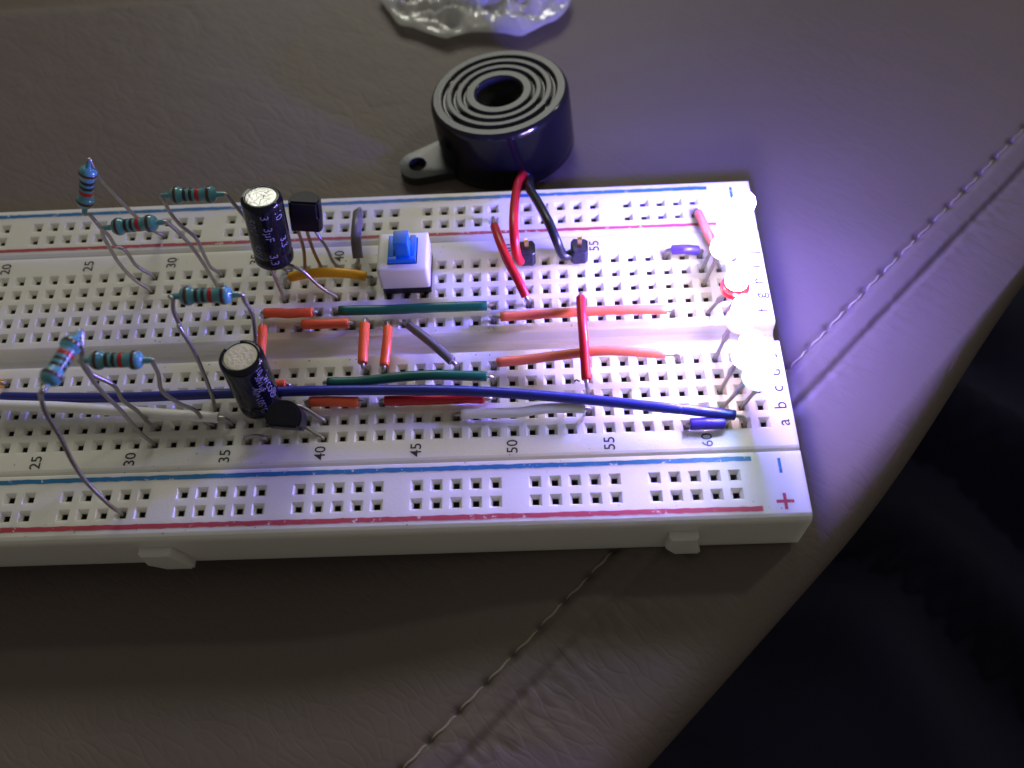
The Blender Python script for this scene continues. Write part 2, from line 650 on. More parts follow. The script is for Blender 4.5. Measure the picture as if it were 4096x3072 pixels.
# power rails
RAILS = {}
for nm, ya, yb_, holes, lab in (('front', -27.51, -18.22, (-21.35, -23.90), 'front power rail strip with blue line inside and red line outside'),
                                ('back', 18.22, 27.73, (24.30, 21.75), 'back power rail strip with red line inside and blue line outside')):
    b = MB()
    xs = [rail_x(i) for i in range(0, 60) if i % 6 != 5]
    xs.sort()
    ya_t = ya + 0.85
    for y in holes:
        for i in range(0, 60):
            x = rail_x(i)
            if i % 6 == 5:
                strip(b, x - h, x + h, y - h, y + h)
            elif x - h > XL:
                funnel_cell(b, x, y, h, h, 0.40)
    lo = min(holes) - h; hi = max(holes) + h
    mid0 = min(holes) + h; mid1 = max(holes) - h
    if mid1 - mid0 > 1e-4:
        strip(b, XL, XR, mid0, mid1)
    strip(b, XL, rail_x(59) - h, lo, hi); strip(b, rail_x(0) + h, XR, lo, hi)
    strip(b, XL, XR, ya_t, lo)
    strip(b, XL, XR, hi, yb_)
    roll = [(ya, -BH), (ya, -1.15), (ya + 0.12, -0.65), (ya + 0.42, -0.2), (ya_t, 0)]
    side_profile(b, roll)
    bk = [(yb_, 0), (yb_, -BH)]
    side_profile(b, bk)
    strip(b, XL, XR, ya, yb_, -BH)
    for x in (XL, XR):
        end_cap(b, x, roll + bk)
    o = b.build('power_rail', [board_mat, contact_mat], board, fix=True)
    o['label'] = lab
    RAILS[nm] = o


def print_rect(parent, name, mat, x0, x1, yA, yB_, w, z=0.035, wob=0.05, step=0.8):
    """a printed line, a hair above the plastic, with slightly ragged edges"""
    b = MB()
    n = max(2, int((x1 - x0) / step))
    for i in range(n + 1):
        f = i / n
        x = x0 + (x1 - x0) * f; y = yA + (yB_ - yA) * f
        b.v.append(Vector((x, y - w / 2 + random.uniform(-wob, wob), z)))
        b.v.append(Vector((x, y + w / 2 + random.uniform(-wob, wob), z)))
    for i in range(n):
        b.face((2 * i, 2 * i + 2, 2 * i + 3, 2 * i + 1))
    return b.build(name, mat, parent)


print_rect(RAILS['front'], 'rail_line', ink_blue, 2, 157.5, -19.0, -19.1, 0.62)
print_rect(RAILS['front'], 'rail_line', ink_red, 2, 158.0, -25.55, -26.0, 0.66)
print_rect(RAILS['back'], 'rail_line', ink_blue, 2, 157.4, 26.7, 26.7, 0.62)
print_rect(RAILS['back'], 'rail_line', ink_red, 2, 158.0, 20.0, 19.6, 0.55)
for rail, ym, yp, ydir in (('front', -20.2, -25.1, 1), ('back', 25.6, 21.0, 1)):
    b = MB(); b.quad((160.8, ym - 1.05, 0.035), (161.2, ym - 1.05, 0.035), (161.2, ym + 1.05, 0.035), (160.8, ym + 1.05, 0.035))
    b.build('minus_mark', ink_blue, RAILS[rail])
    b = MB()
    b.quad((159.8, yp - 0.22, 0.035), (162.0, yp - 0.22, 0.035), (162.0, yp + 0.22, 0.035), (159.8, yp + 0.22, 0.035))
    b.quad((160.7, yp + 0.22, 0.035), (161.1, yp + 0.22, 0.035), (161.1, yp + 1.1, 0.035), (160.7, yp + 1.1, 0.035))
    b.quad((160.7, yp - 1.1, 0.035), (161.1, yp - 1.1, 0.035), (161.1, yp - 0.22, 0.035), (160.7, yp - 0.22, 0.035))
    b.build('plus_mark', ink_red, RAILS[rail])


def board_text(name, s, x, y, size, sx=1.0):
    vs, fs = glyphs(s, size)
    b = MB()
    # reading towards the back: rotate 90 degrees counter-clockwise
    for q in vs:
        b.v.append(Vector((x - q.y, y + q.x * sx, 0.035)))
    for f in fs:
        b.face(f)
    return b.build(name, ink_black, main)


for c in list(range(5, 61, 5)):
    board_text('column_number', str(c), c * P - 0.1, -16.25, 2.05)
    if c < 60:
        board_text('column_number', str(c), c * P - 0.1, 16.35, 2.05)
for r in 'abcdefghij':
    board_text('row_letter', r, 162.55, ROWY[r] - 0.1, 2.35)

# end tabs on the front side, adhesive backing, moulding burr
for x0, x1, skew in ((78.2, 83.2, 0.9), (146.5, 151.0, 0.1)):
    b = MB()
    pf = [(x0, -3.0), (x1 - 0.8, -3.0), (x1 - 0.8 + skew * 0.9, -5.6), (x1 + skew * 0.6, -8.5), (x0 + 1.0 + skew, -8.5), (x0 - 0.2, -6.6)]
    bm = bmesh.new()
    fr_ = [bm.verts.new((x, -28.7, z)) for x, z in pf]
    bk_ = [bm.verts.new((x, -27.3, z)) for x, z in pf]
    bm.faces.new(fr_)
    for q in range(len(pf)):
        k = (q + 1) % len(pf)
        bm.faces.new((fr_[q], bk_[q], bk_[k], fr_[k]))
    bmesh.ops.recalc_face_normals(bm, faces=bm.faces)
    bmesh.ops.bevel(bm, geom=[e for e in bm.edges if all(v in fr_ for v in e.verts)], offset=0.22, segments=2, affect='EDGES')
    b.add_bm(bm, 0, None, False); bm.free()
    b.build('joining_tab', board_mat, board)
b = MB()
b.box(XL + 1, 141.5, -27.2, 27.3, -BH - 0.75, -BH - 0.02)
b.build('adhesive_pad', pad_mat, board)


# ================================================================== JUMPER WIRES
def insul_tube(b, pts, r):
    path = catmull(pts, 7)
    d0 = (path[0] - path[1]).normalized(); d1 = (path[-1] - path[-2]).normalized()
    rad = [r * 0.90, r * 0.985] + [r * (1 + 0.012 * math.sin(i * 1.7)) for i in range(len(path) - 2)] + [r * 0.985, r * 0.90]
    path = [path[0], path[0] - d0 * 0.07] + path[1:-1] + [path[-1] - d1 * 0.07, path[-1]]
    b.tube(path, r, 16, radii=rad)


def bare(b, h_, ins, direction, r=0.29, depth=2.2):
    """bare core from inside hole h_ up and over into the insulation end"""
    h_ = Vector(h_)
    up = Vector((h_.x, h_.y, -0.2))
    d = direction.normalized()
    gap = (ins - up).length
    c_1 = up + Vector((0, 0, max(0.4, ins.z * 0.75)))
    c_2 = ins - d * min(1.2, gap * 0.45)
    p_ = [Vector((h_.x, h_.y, -depth))] + bezier(up, c_1, c_2, ins, 9) + [ins + d * 0.8]
    b.tube(p_, r, 10)


def jumper(label, color, h0, h1, pts, r=0.66, group='short insulated jumper wires pushed into the breadboard', ends=(True, True), name='jumper_wire'):
    pts = [Vector(q) for q in pts]
    base = (pts[0] + pts[-1]) / 2; base.z = 0
    root = empty(name, base, label, 'jumper wire', group)
    b = MB(); insul_tube(b, pts, r)
    b.build('insulation', WIRE[color], root)
    path = catmull(pts, 7)
    if ends[0]:
        b = MB(); bare(b, h0, pts[0], path[2] - path[0]); b.build('bare_end', lead_mat, root)
    if ends[1]:
        b = MB(); bare(b, h1, pts[-1], path[-3] - path[-1]); b.build('bare_end', lead_mat, root)
    return root


def px(fn, *pts):
    return [at(*fn(x, y), z) for x, y, z in pts]


H = hole
jumper('yellow jumper arched between the white switch and the back transistor legs', 'yellow', H('i37'), H('i42'),
       px(c2, (560, 1100, 1.9), (700, 1072, 2.6), (880, 1058, 3.0), (1060, 1066, 2.9), (1222, 1093, 2.2)), 0.72)
jumper('orange jumper lying behind the other left orange one, in front of the back capacitor', 'orange', H('g36'), H('g39'),
       px(c2, (342, 1408, 1.2), (450, 1406, 1.3), (550, 1412, 1.3), (660, 1405, 1.4), (758, 1402, 1.4)), 0.72)
jumper('short orange jumper left of the two upright orange ones, beside the trench', 'orange', H('f38'), H('f41'),
       px(c2, (668, 1508, 1.3), (860, 1502, 1.5), (1070, 1496, 1.5)), 0.72)
jumper('dark green straight jumper running just in front of the white switch', 'green', H('g40'), H('g49'),
       [at(*c2(985, 1388), 1.5), at(*c2(1400, 1380), 1.5), at(*c2(1800, 1362), 1.6), at(*c4(320, 1345), 1.4)], 0.72)
jumper('grey jumper slanting across the trench in the middle of the board', 'grey', H('f44'), H('e47'),
       [at(*c2(1585, 1510), 1.6), at(*c3(1780, 150), 2.0), at(*c3(1965, 315), 1.7)], 0.66)
jumper('left of the two upright orange jumpers crossing the trench', 'orange', H('f42'), H('e42'),
       [at(*c2(1208, 1500), 2.3), at(*c3(1200, 110), 2.3), at(*c3(1190, 330), 2.0)], 0.72)
jumper('right of the two upright orange jumpers crossing the trench', 'orange', H('f43'), H('e43'),
       [at(*c2(1408, 1530), 1.9), at(*c3(1400, 150), 2.1), at(*c3(1375, 350), 1.7)], 0.68)
jumper('orange jumper crossing the trench, half hidden behind the front capacitor', 'orange', H('f36'), H('e36'),
       [at(*c2(325, 1528), 1.8), at(*c3(322, 90), 1.9), at(*c3(305, 300), 1.6)], 0.68)
jumper('stub of orange jumper peeking out right of the front capacitor above the blue wire', 'orange', H('d36'), H('d38'),
       px(c3, (300, 525, 1.2), (400, 517, 1.2), (526, 510, 1.2)), 0.62)
jumper('green bent jumper just behind the long blue wire', 'green', H('d40'), H('d49'),
       [at(*c3(887, 495), 1.7), at(*c3(1150, 490), 1.9), at(*c3(1500, 450), 2.5), at(*c3(1800, 432), 2.7), at(*c5(180, 655), 2.2), at(*c5(318, 660), 1.9)], 0.70)
jumper('orange jumper in front of the long blue wire, left of the dark red one', 'orange', H('c39'), H('c42'),
       px(c3, (732, 662, 1.2), (900, 660, 1.3), (1155, 664, 1.3)), 0.72)
jumper('dark red jumper lying partly under the long blue wire', 'red', H('c43'), H('c49'),
       [at(*c3(1380, 655), 1.0), at(*c3(1800, 645), 1.1), at(*c5(120, 848), 1.1), at(*c5(298, 852), 1.1)], 0.70)
jumper('white jumper with a slight bend in front of the long blue wire', 'white', H('b47'), H('b54'),
       px(c5, (97, 987, 1.0), (350, 978, 1.1), (600, 970, 1.3), (800, 940, 1.6), (1000, 932, 1.6), (1166, 938, 1.4)), 0.68)
jumper('red jumper leaning from the back power rail to the board, left of the buzzer plugs', 'red', (rail_x(12), 21.75, 0), H('g51'),
       px(c4, (383, 655, 3.4), (430, 790, 4.6), (500, 960, 4.6), (580, 1110, 4.0), (655, 1265, 2.6)), 0.66)
jumper('straight salmon orange jumper on the far side of the trench', 'salmon', H('f49'), H('f59'),
       px(c4, (435, 1442, 1.7), (800, 1418, 1.9), (1150, 1398, 1.9), (1500, 1382, 1.9), (1872, 1380, 1.7)), 0.68)
jumper('salmon orange jumper with a hump on the near side of the trench', 'salmon', H('e49'), H('e59'),
       px(c5, (405, 540, 1.4), (700, 510, 1.9), (1050, 465, 2.6), (1330, 438, 3.0), (1600, 448, 2.7), (1855, 466, 2.2)), 0.68)
jumper('red upright jumper lying across both salmon orange jumpers', 'red', H('g54'), H('c54'),
       [at(*c4(1130, 1272), 3.8), at(*c4(1140, 1450), 4.2), at(*c5(1155, 350), 4.2), at(*c5(1178, 690), 3.0)], 0.66)
jumper('short violet blue jumper arched beside the back row letters and glowing diodes', 'violet', H('j59'), H('j61'),
       px(c4, (1918, 862, 1.7), (2030, 858, 2.2), (2145, 868, 1.8)), 0.72)
jumper('short violet blue jumper at the end of the long blue wire near number sixty', 'violet', H('a59'), H('a61'),
       px(c6, (347, 1072, 1.1), (500, 1066, 1.2), (642, 1066, 1.1)), 0.80)
jumper('pale orange jumper at the back rail end beside the glaring diodes', 'salmon', (rail_x(0), 21.75, 0), H('j62'),
       [at(2792, 852, 1.9), at(2818, 905, 2.6), at(2846, 965, 2.0), at(2862, 1000, 1.2)], 0.66)
jumper('grey jumper arching from the back rail between the transistor and the switch', 'grey', (rail_x(20), 24.3, 0), H('j41'),
       px(c2, (1150, 545, 3.2), (1140, 640, 4.4), (1132, 760, 4.2), (1140, 860, 3.2), (1150, 935, 2.4)), 0.78)
jumper('long dark blue wire running along the board under the front capacitor', 'blue', H('d22'), H('a62'),
       [at(*c1(22, 622), 1.6), at(*c1(500, 628), 1.9), at(*c1(1100, 625), 2.1), at(*c1(1700, 602), 2.2), at(*c3(100, 590), 2.0), at(*c3(700, 570), 2.2),
        at(*c3(1300, 562), 2.6), at(*c3(1900, 565), 3.0), at(*c5(500, 805), 3.0), at(*c5(1200, 862), 2.9), at(*c5(1900, 935), 2.6), at(*c6(300, 945), 2.3), at(*c6(735, 995), 1.6)],
       0.70, group='long jumper wires along the board')
b_ = at(*c1(0, 690), 2.0)
jumper('long white wire crossing under the front left resistor leads', 'white', H('b20'), H('b35'),
       [at(-560, 1590, 1.4), at(-300, 1602, 2.2), at(*c1(0, 692), 2.2), at(*c1(500, 708), 2.2), at(*c1(1000, 740), 2.1), at(*c1(1500, 775), 1.9), at(*c1(1890, 800), 1.5)],
       0.74, group='long jumper wires along the board')
jumper('yellow jumper end entering the picture at the left edge', 'yellow', H('e15'), H('e22'),
       [at(-1000, 1555, 1.4), at(-500, 1555, 1.6), at(*c1(10, 505), 1.6)], 0.70)
# uninsulated link
lk = empty('wire_link', (H('a36') + H('a37')) / 2, 'tiny bare metal loop link in front of the front transistor', 'wire link')
b = MB()
pa = H('a36'); pb = H('a37')
b.tube([Vector((pa.x, pa.y, -2))] + bezier(Vector((pa.x, pa.y, -0.2)), Vector((pa.x - 0.1, pa.y, 1.5)), Vector((pb.x + 0.1, pb.y, 1.6)), Vector((pb.x, pb.y, -0.2)), 16) + [Vector((pb.x, pb.y, -2))], 0.3, 10)
b.build('bent_wire', lead_mat, lk)


# a stray black fibre lying on the board
ff = [at(*c5(x, y), z) for x, y, z in ((1078, 708, 0.25), (1080, 696, 0.3), (1098, 690, 0.35), (1112, 700, 0.3), (1126, 698, 0.25))]
b = MB(); b.tube(catmull(ff, 5), 0.10, 6)
fo = b.build('fibre', black_plastic)
fo['label'] = 'tiny curled black fibre lying left of the upright red jumper'; fo['category'] = 'lint'


# ================================================================== RESISTORS
def resistor(label, A, B, leadA, leadB):
    A = Vector(A); B = Vector(B)
    base = (leadA[-1] + leadB[-1]) / 2; base.z = 0
    root = empty('resistor', base, label, 'resistor', 'banded blue resistors standing on their leads')
    L = 6.3
    mid = (A + B) / 2
    ax = (B - A).normalized()
    A = mid - ax * L / 2; B = mid + ax * L / 2
    M = frame(A, ax, Vector((0.3, 0.2, 1)))

    def rad(s):
        f = s / L
        e = min(s, L - s)
        if e < 0.9:
            return 0.32 + (1.16 - 0.32) * math.sqrt(max(0, 1 - ((0.9 - e) / 0.9) ** 2))
        return 1.16 - 0.25 * sm((e - 1.25) / 0.5)
    ss = [0, 0.03, 0.08, 0.16, 0.28, 0.45, 0.65, 0.9, 1.1, 1.3, 1.5, 1.7, 1.9, 2.4, 2.9, 3.15]
    ss = ss + [L - s for s in ss[::-1][1:]]
    b = MB()
    prof = [(0.30, -1.1), (0.36, -0.75), (0.38, -0.25)] + [(max(rad(s), 0.40), s) for s in ss] + [(0.38, L + 0.25), (0.36, L + 0.75), (0.30, L + 1.1)]
    b.lathe(prof, M, 28)
    body = b.build('body', res_blue, root)
    for s0, s1, mt in ((0.72, 1.12, band_brown), (1.95, 2.4, band_black), (2.78, 3.2, band_black), (3.55, 4.12, band_red), (5.12, 5.55, band_brown)):
        b = MB()
        q = [(rad(s0 + (s1 - s0) * k / 5) + 0.018, s0 + (s1 - s0) * k / 5) for k in range(6)]
        b.lathe([(q[0][0] - 0.05, q[0][1])] + q + [(q[-1][0] - 0.05, q[-1][1])], M, 28)
        b.build('colour_band', mt, body)
    for end, sgn, pts in ((A, -1, leadA), (B, 1, leadB)):
        h_ = pts[-1]
        p_ = [end, end + ax * sgn * 1.2] + pts[:-1] + [Vector((h_.x, h_.y, 0.1))]
        path = catmull(p_, 7) + [Vector((h_.x, h_.y, -2.2))]
        b = MB(); b.tube(path, 0.27, 10); b.build('lead', lead_mat, root)


def Y(fn, x, y, yy): return aty(*fn(x, y), yy)


resistor('resistor standing tilted at the far back left, crossing the board edge',
         Y(c0, 762, 190, 15.6), Y(c0, 738, 450, 14.2),
         [Y(c0, 830, 200, 15.9), Y(c0, 950, 340, 17), Y(c0, 1070, 470, 18), Y(c0, 1180, 580, 19.5), Y(c0, 1330, 700, 21.2), Vector((rail_x(32) + 0, 21.75, 0))],
         [Y(c0, 775, 560, 14), Y(c0, 870, 672, 13.8), Y(c0, 940, 740, 13.9), Y(c0, 1000, 830, 14), Y(c0, 1085, 870, 14), Y(c0, 1180, 1000, 14), H('j29')])
resistor('resistor lying level just right of the tilted back left one',
         Y(c0, 965, 668, 11.4), Y(c0, 1362, 628, 11.4),
         [Y(c0, 882, 700, 11.6), Y(c0, 900, 760, 11.6), Y(c0, 950, 850, 11.6), Y(c0, 1030, 980, 11.5), Y(c0, 1150, 1110, 11.4), H('i29')],
         [Y(c0, 1480, 655, 11.4), Y(c0, 1560, 730, 11.4), Y(c0, 1660, 840, 11.4), Y(c0, 1760, 985, 11.4), Y(c0, 1830, 1100, 11.4), H('i33')])
resistor('resistor lying level left of the back capacitor, nearest to it',
         Y(c0, 1482, 392, 15), Y(c0, 1855, 384, 15),
         [Y(c0, 1418, 440, 15), Y(c0, 1470, 540, 15), Y(c0, 1560, 650, 14.8), Y(c0, 1690, 760, 14.6), Y(c0, 1760, 900, 14.3), Y(c0, 1820, 1010, 14), H('j33')],
         [Y(c0, 1975, 415, 15), Y(c0, 2050, 500, 15), Y(c0, 2140, 620, 15), Y(c2, 330, 850, 14.5), Y(c2, 470, 1000, 14.2), H('j37')])
resistor('resistor standing high over the trench behind the front capacitor',
         Y(c0, 1575, 1262, -4), Y(c0, 1982, 1252, -4),
         [Y(c0, 1492, 1290, -4.5), Y(c0, 1500, 1390, -5), Y(c0, 1555, 1520, -5.6), Y(c1, 1550, 20, -6.5), Y(c1, 1670, 215, -7.4), Y(c1, 1760, 420, -8.2), Y(c1, 1835, 620, -8.8), H('c34')],
         [Y(c0, 2110, 1300, -4), Y(c0, 2180, 1420, -4), Y(c0, 2205, 1600, -4), Y(c3, 262, 90, -4), Y(c1, 2190, 260, -4), H('e35')])
resistor('largest looking resistor at the front left, tilted, one lead reaching the front rail',
         Y(c1, 448, 440, -18.5), Y(c1, 612, 180, -14.4),
         [Y(c1, 352, 620, -18.8), Y(c1, 400, 770, -19.2), Y(c1, 520, 970, -20), Y(c1, 620, 1170, -21), Y(c1, 740, 1350, -22.2), Y(c1, 930, 1540, -23.6), Vector((rail_x(31), -23.9, 0))],
         [Y(c1, 708, 215, -14), Y(c1, 706, 320, -14), Y(c1, 770, 430, -14), Y(c1, 880, 575, -14), Y(c1, 1050, 745, -14), Y(c1, 1200, 920, -14), H('a31')])
resistor('resistor lying level over the trench at the left, right of the tilted front one',
         Y(c1, 803, 305, -11.4), Y(c1, 1208, 302, -11.4),
         [Y(c1, 748, 370, -11.4), Y(c1, 800, 430, -11.4), Y(c1, 985, 525, -11.4), Y(c1, 1060, 650, -11.4), Y(c1, 1190, 745, -11.4), Y(c1, 1280, 840, -11.4), H('b31')],
         [Y(c1, 1315, 315, -11.4), Y(c1, 1370, 430, -11.4), Y(c1, 1400, 570, -11.4), Y(c1, 1540, 672, -11.4), Y(c1, 1690, 740, -11.4), Y(c1, 1760, 830, -11.4), H('b34')])


# ================================================================== CAPACITORS
def capacitor(label, base, top, r, top_mat, leads, texts, stripe, xh, wrinkle=False):
    base = Vector(base); top = Vector(top)
    root = empty('capacitor', Vector((base.x, base.y, 0)), label, 'capacitor', 'black electrolytic capacitors')
    L = (top - base).length
    M = frame(base, top - base, xh)
    b = MB()
    prof = [(0.01, 0.15), (r * 0.80, 0.15), (r * 0.93, 0.0), (r * 0.99, 0.25), (r, 0.7), (r, 1.1), (r * 0.925, 1.5), (r * 0.925, 1.75), (r * 0.99, 2.2)]
    k = 8
    for i in range(k + 1):
        prof.append((r, 2.4 + (L - 0.75 - 2.4) * i / k))
    prof += [(r * 0.985, L - 0.35), (r * 0.92, L - 0.08), (r * 0.82, L), (r * 0.75, L - 0.03), (r * 0.735, L - 0.14)]
    b.lathe(prof, M, 48)
    b.build('sleeve', black_sleeve, root)
    b = MB()
    rt = r * 0.74
    pr = [(0.001, L - 0.08), (rt * 0.4, L - 0.06), (rt * 0.8, L - 0.05), (rt, L - 0.1)]
    b.lathe(pr, M, 40)
    b.build('metal_top', top_mat, root)
    a0, a1 = stripe
    b = MB()
    sp = [(r + 0.02, 2.6), (r + 0.02, L - 0.75), (r * 0.985 + 0.02, L - 0.34), (r * 0.92 + 0.02, L - 0.06), (r * 0.82, L + 0.02), (r * 0.76, L + 0.0)]
    b.lathe(sp, M, 8, a0=math.radians(a0), a1=math.radians(a1), closed=False)
    b.build('polarity_stripe', grey_stripe, root)
    for s, size, ang, hh in texts:
        tb = MB()
        vs, fs = glyphs(s, size)
        n0 = len(tb.v)
        for q in vs:
            a = math.radians(ang) + q.y / r          # letters read down the can
            tb.v.append(M @ Vector(((r + 0.03) * math.cos(a), (r + 0.03) * math.sin(a), hh - q.x)))
        for f in fs:
            tb.face(tuple(n0 + i for i in f))
        tb.build('sleeve_print', text_grey, root)
    for off, pts in leads:
        h_ = pts[-1]
        p0 = M @ Vector((off, 0, 0.3)); p1 = M @ Vector((off, 0, -0.8))
        path = catmull([p0, p1] + pts[:-1] + [Vector((h_.x, h_.y, 0.1))], 7) + [Vector((h_.x, h_.y, -2.2))]
        b = MB(); b.tube(path, 0.28, 10); b.build('lead', lead_mat, root)


capacitor('taller black capacitor with a bright silver top beside the back transistor',
          (94.2, 10.9, 7.0), (95.0, 12.9, 17.6), 2.72, alu_mat,
          [(-1.0, [H('h37')]), (1.1, [Y(c2, 660, 1040, 9.8), Y(c2, 820, 1180, 9.2), H('h40')])],
          [('3\u00b5F', 1.6, -75, 6.4), ('3.3', 1.6, -75, 2.0), ('3', 1.6, -78, 9.2), ('50V', 1.7, -120, 7.6), ('50V', 1.7, -120, 3.2), ('10', 1.6, -35, 9.0), ('3.3', 1.5, -35, 4.4)], (140, 185), Vector((1, 0, 0)))
capacitor('squat black capacitor with a dull beige top standing over the long blue wire',
          (93.1, -9.0, 1.2), (93.25, -8.0, 11.6), 2.85, alu_dull,
          [(-1.0, [H('b37')]), (1.3, [Y(c3, 640, 700, -10.2), H('b40')])],
          [('Jwco\u00ae', 1.9, -22, 5.6), ('50V1\u00b5F', 1.1, -46, 7.2), ('-40+105\u00b0C', 1.3, -64, 4.4), ('10', 1.3, -35, 9.4)], (100, 150), Vector((1, 0, 0)))


# ================================================================== TRANSISTORS
def transistor(label, base, zdir, flat_dir, lead_pts, mats=None):
    """TO-92 body: D-shaped section, flat side facing flat_dir"""
    base = Vector(base)
    root = empty('transistor', Vector((base.x, base.y, 0)), label, 'transistor', 'black three legged transistors')
    zd = Vector(zdir).normalized()
    fd = Vector(flat_dir); fd = (fd - zd * fd.dot(zd)).normalized()
    xd = fd.cross(zd)                     # to the right when looking at the flat
    xd = -xd if xd.x < 0 else xd
    M = Matrix((xd, -fd, zd)).transposed().to_4x4(); M.translation = base
    Hh = 4.7; R = 2.35; fy = -1.25
    bm = bmesh.new()
    ang0 = math.asin(fy / R)
    pts = []
    n = 22
    for i in range(n + 1):
        a = ang0 + (math.pi - 2 * ang0) * i / n
        pts.append((R * math.cos(a), R * math.sin(a)))
    vb = [bm.verts.new((x * 0.97, y * 0.97, 0)) for x, y in pts]
    vt = [bm.verts.new((x * 0.97, y * 0.97, Hh)) for x, y in pts]
    vm = [bm.verts.new((x, y, Hh * 0.5)) for x, y in pts]
    bm.faces.new(vb[::-1]); bm.faces.new(vt)
    for i in range(len(pts)):
        j = (i + 1) % len(pts)
        bm.faces.new((vb[i], vb[j], vm[j], vm[i])); bm.faces.new((vm[i], vm[j], vt[j], vt[i]))
    bmesh.ops.bevel(bm, geom=[e for e in bm.edges if (e.verts[0] in vt and e.verts[1] in vt) or (e.verts[0] in (vt[0], vt[n], vm[0], vm[n]) and e.verts[1] in (vt[0], vt[n], vm[0], vm[n]) and abs(e.verts[0].co.x - e.verts[1].co.x) < 0.5)],
                    offset=0.30, segments=2, affect='EDGES')
    b = MB(); b.add_bm(bm, 0, M, False); bm.free()
    b.build('body', black_plastic, root)
    for k, (off, pts_) in enumerate(zip((-1.27, 0, 1.27), lead_pts)):
        h_ = pts_[-1]
        p0 = M @ Vector((off, -0.2, 0.3)); p1 = M @ Vector((off, -0.2, -0.7))
        path = catmull([p0, p1] + pts_[:-1] + [Vector((h_.x, h_.y, 0.1))], 7) + [Vector((h_.x, h_.y, -2.2))]
        b = MB(); b.tube(path, 0.26, 4); b.build('leg', (mats or [lead_mat] * 3)[k], root)


transistor('black transistor standing upright at the back between capacitor and grey jumper', (98.0, 17.0, 6.2), (0.12, 0.33, 1), (0, -1, 0.3),
           [[Y(c2, 680, 860, 15.6), H('j38')], [Y(c2, 760, 860, 15.6), H('j39')], [Y(c2, 880, 850, 15.6), Y(c2, 930, 960, 14.6), H('j40')]],
           [rust_mat, rust_mat, lead_mat])
vdir = (CAM - Vector((98, -14, 5))).normalized()
transistor('black transistor tipped towards the viewer at the foot of the front capacitor', (97.5, -12.3, 1.9), (0.09, -0.37, 0.90), (-0.10, -1, -0.3),
           [[H('b38')], [H('b39')], [Y(c3, 770, 930, -13.4), H('a40')]])

# ================================================================== PUSH SWITCH
sw = empty('push_switch', (112, 12, 0), 'square white push switch with a blue plunger on a black base', 'push switch')
b = MB(); b.box(108.65, 115.55, 8.95, 15.45, 0.1, 1.5, bevel=0.08)
for x in (109.3, 112.0, 114.8):
    b.box(x - 0.4, x + 0.4, 8.9, 9.6, -0.3, 0.2)
b.build('base', black_plastic, sw)
b = MB(); b.box(108.45, 115.6, 8.75, 15.5, 1.45, 6.0, bevel=0.45); b.build('housing', housing_white, sw)
b = MB(); b.box(109.95, 114.15, 9.75, 14.35, 5.9, 6.03); b.build('gap_shade', black_plastic, sw)  # black sheet, paints the shade in the gap round the slider
b = MB()
b.box(110.1, 114.0, 9.85, 14.2, 5.95, 6.35, bevel=0.06)
b.box(110.1, 114.0, 9.85, 10.5, 6.3, 6.85, bevel=0.06)
b.box(110.15, 110.95, 10.45, 14.2, 6.3, 6.9, bevel=0.08)
b.box(113.15, 113.95, 10.45, 14.2, 6.3, 6.9, bevel=0.08)
b.build('slider', switch_blue, sw)
b = MB(); b.box(111.3, 113.3, 10.3, 12.7, 6.3, 9.8, bevel=0.12); b.build('plunger', switch_blue, sw)

# ================================================================== BUZZER
bn = Vector((-0.085, 0.106, 1)).normalized()
bc = Vector((125.7, 48.3, 1.4))
bz = empty('buzzer', bc - bn * 11, 'round black buzzer with concentric rings on its face and one mounting ear', 'buzzer')
Mb = frame(bc, bn)
b = MB()
g = 0.75
prof = [(0.01, -11.4), (11.3, -11.4), (11.65, -11.1), (11.65, -9.0), (11.6, -1.3), (11.5, -0.7), (11.28, -0.25), (11.0, 0.0)]
prof += [(9.75, 0.0), (9.65, -0.05), (9.55, -g), (8.95, -g), (8.85, -0.05), (8.78, 0), (7.95, 0.0), (7.88, -0.05), (7.78, -g), (7.25, -g), (7.15, -0.05), (7.08, 0.0),
         (6.28, 0.0), (6.2, -0.05), (6.1, -g), (5.6, -g), (5.5, -0.06), (5.4, 0.0), (4.2, 0.0), (3.95, -0.12), (3.85, -0.4, 1), (3.8, -0.9, 1), (3.7, -2.2, 1), (2.7, -2.3, 1), (2.6, -8, 1), (0.01, -8, 1)]
b.lathe(prof, Mb, 96)
b.build('body', [black_gloss, simple('hole_black', (0.004, 0.004, 0.006), 0.8)], bz)
# face finish: the matt ridges carry their own mesh
b = MB()
for r0, r1 in ((9.8, 10.95), (8.02, 8.72), (6.33, 7.02)):
    b.lathe([(r0, 0.012), (r1, 0.012)], Mb, 96)
b.lathe([(4.22, 0.012), (5.38, 0.012)], Mb, 96)
ring_mat = simple('matt_ring', (0.022, 0.026, 0.026), 0.36, var=0.3, scale=6, bump=0.2, bscale=40)
b.build('ridge', ring_mat, bz)
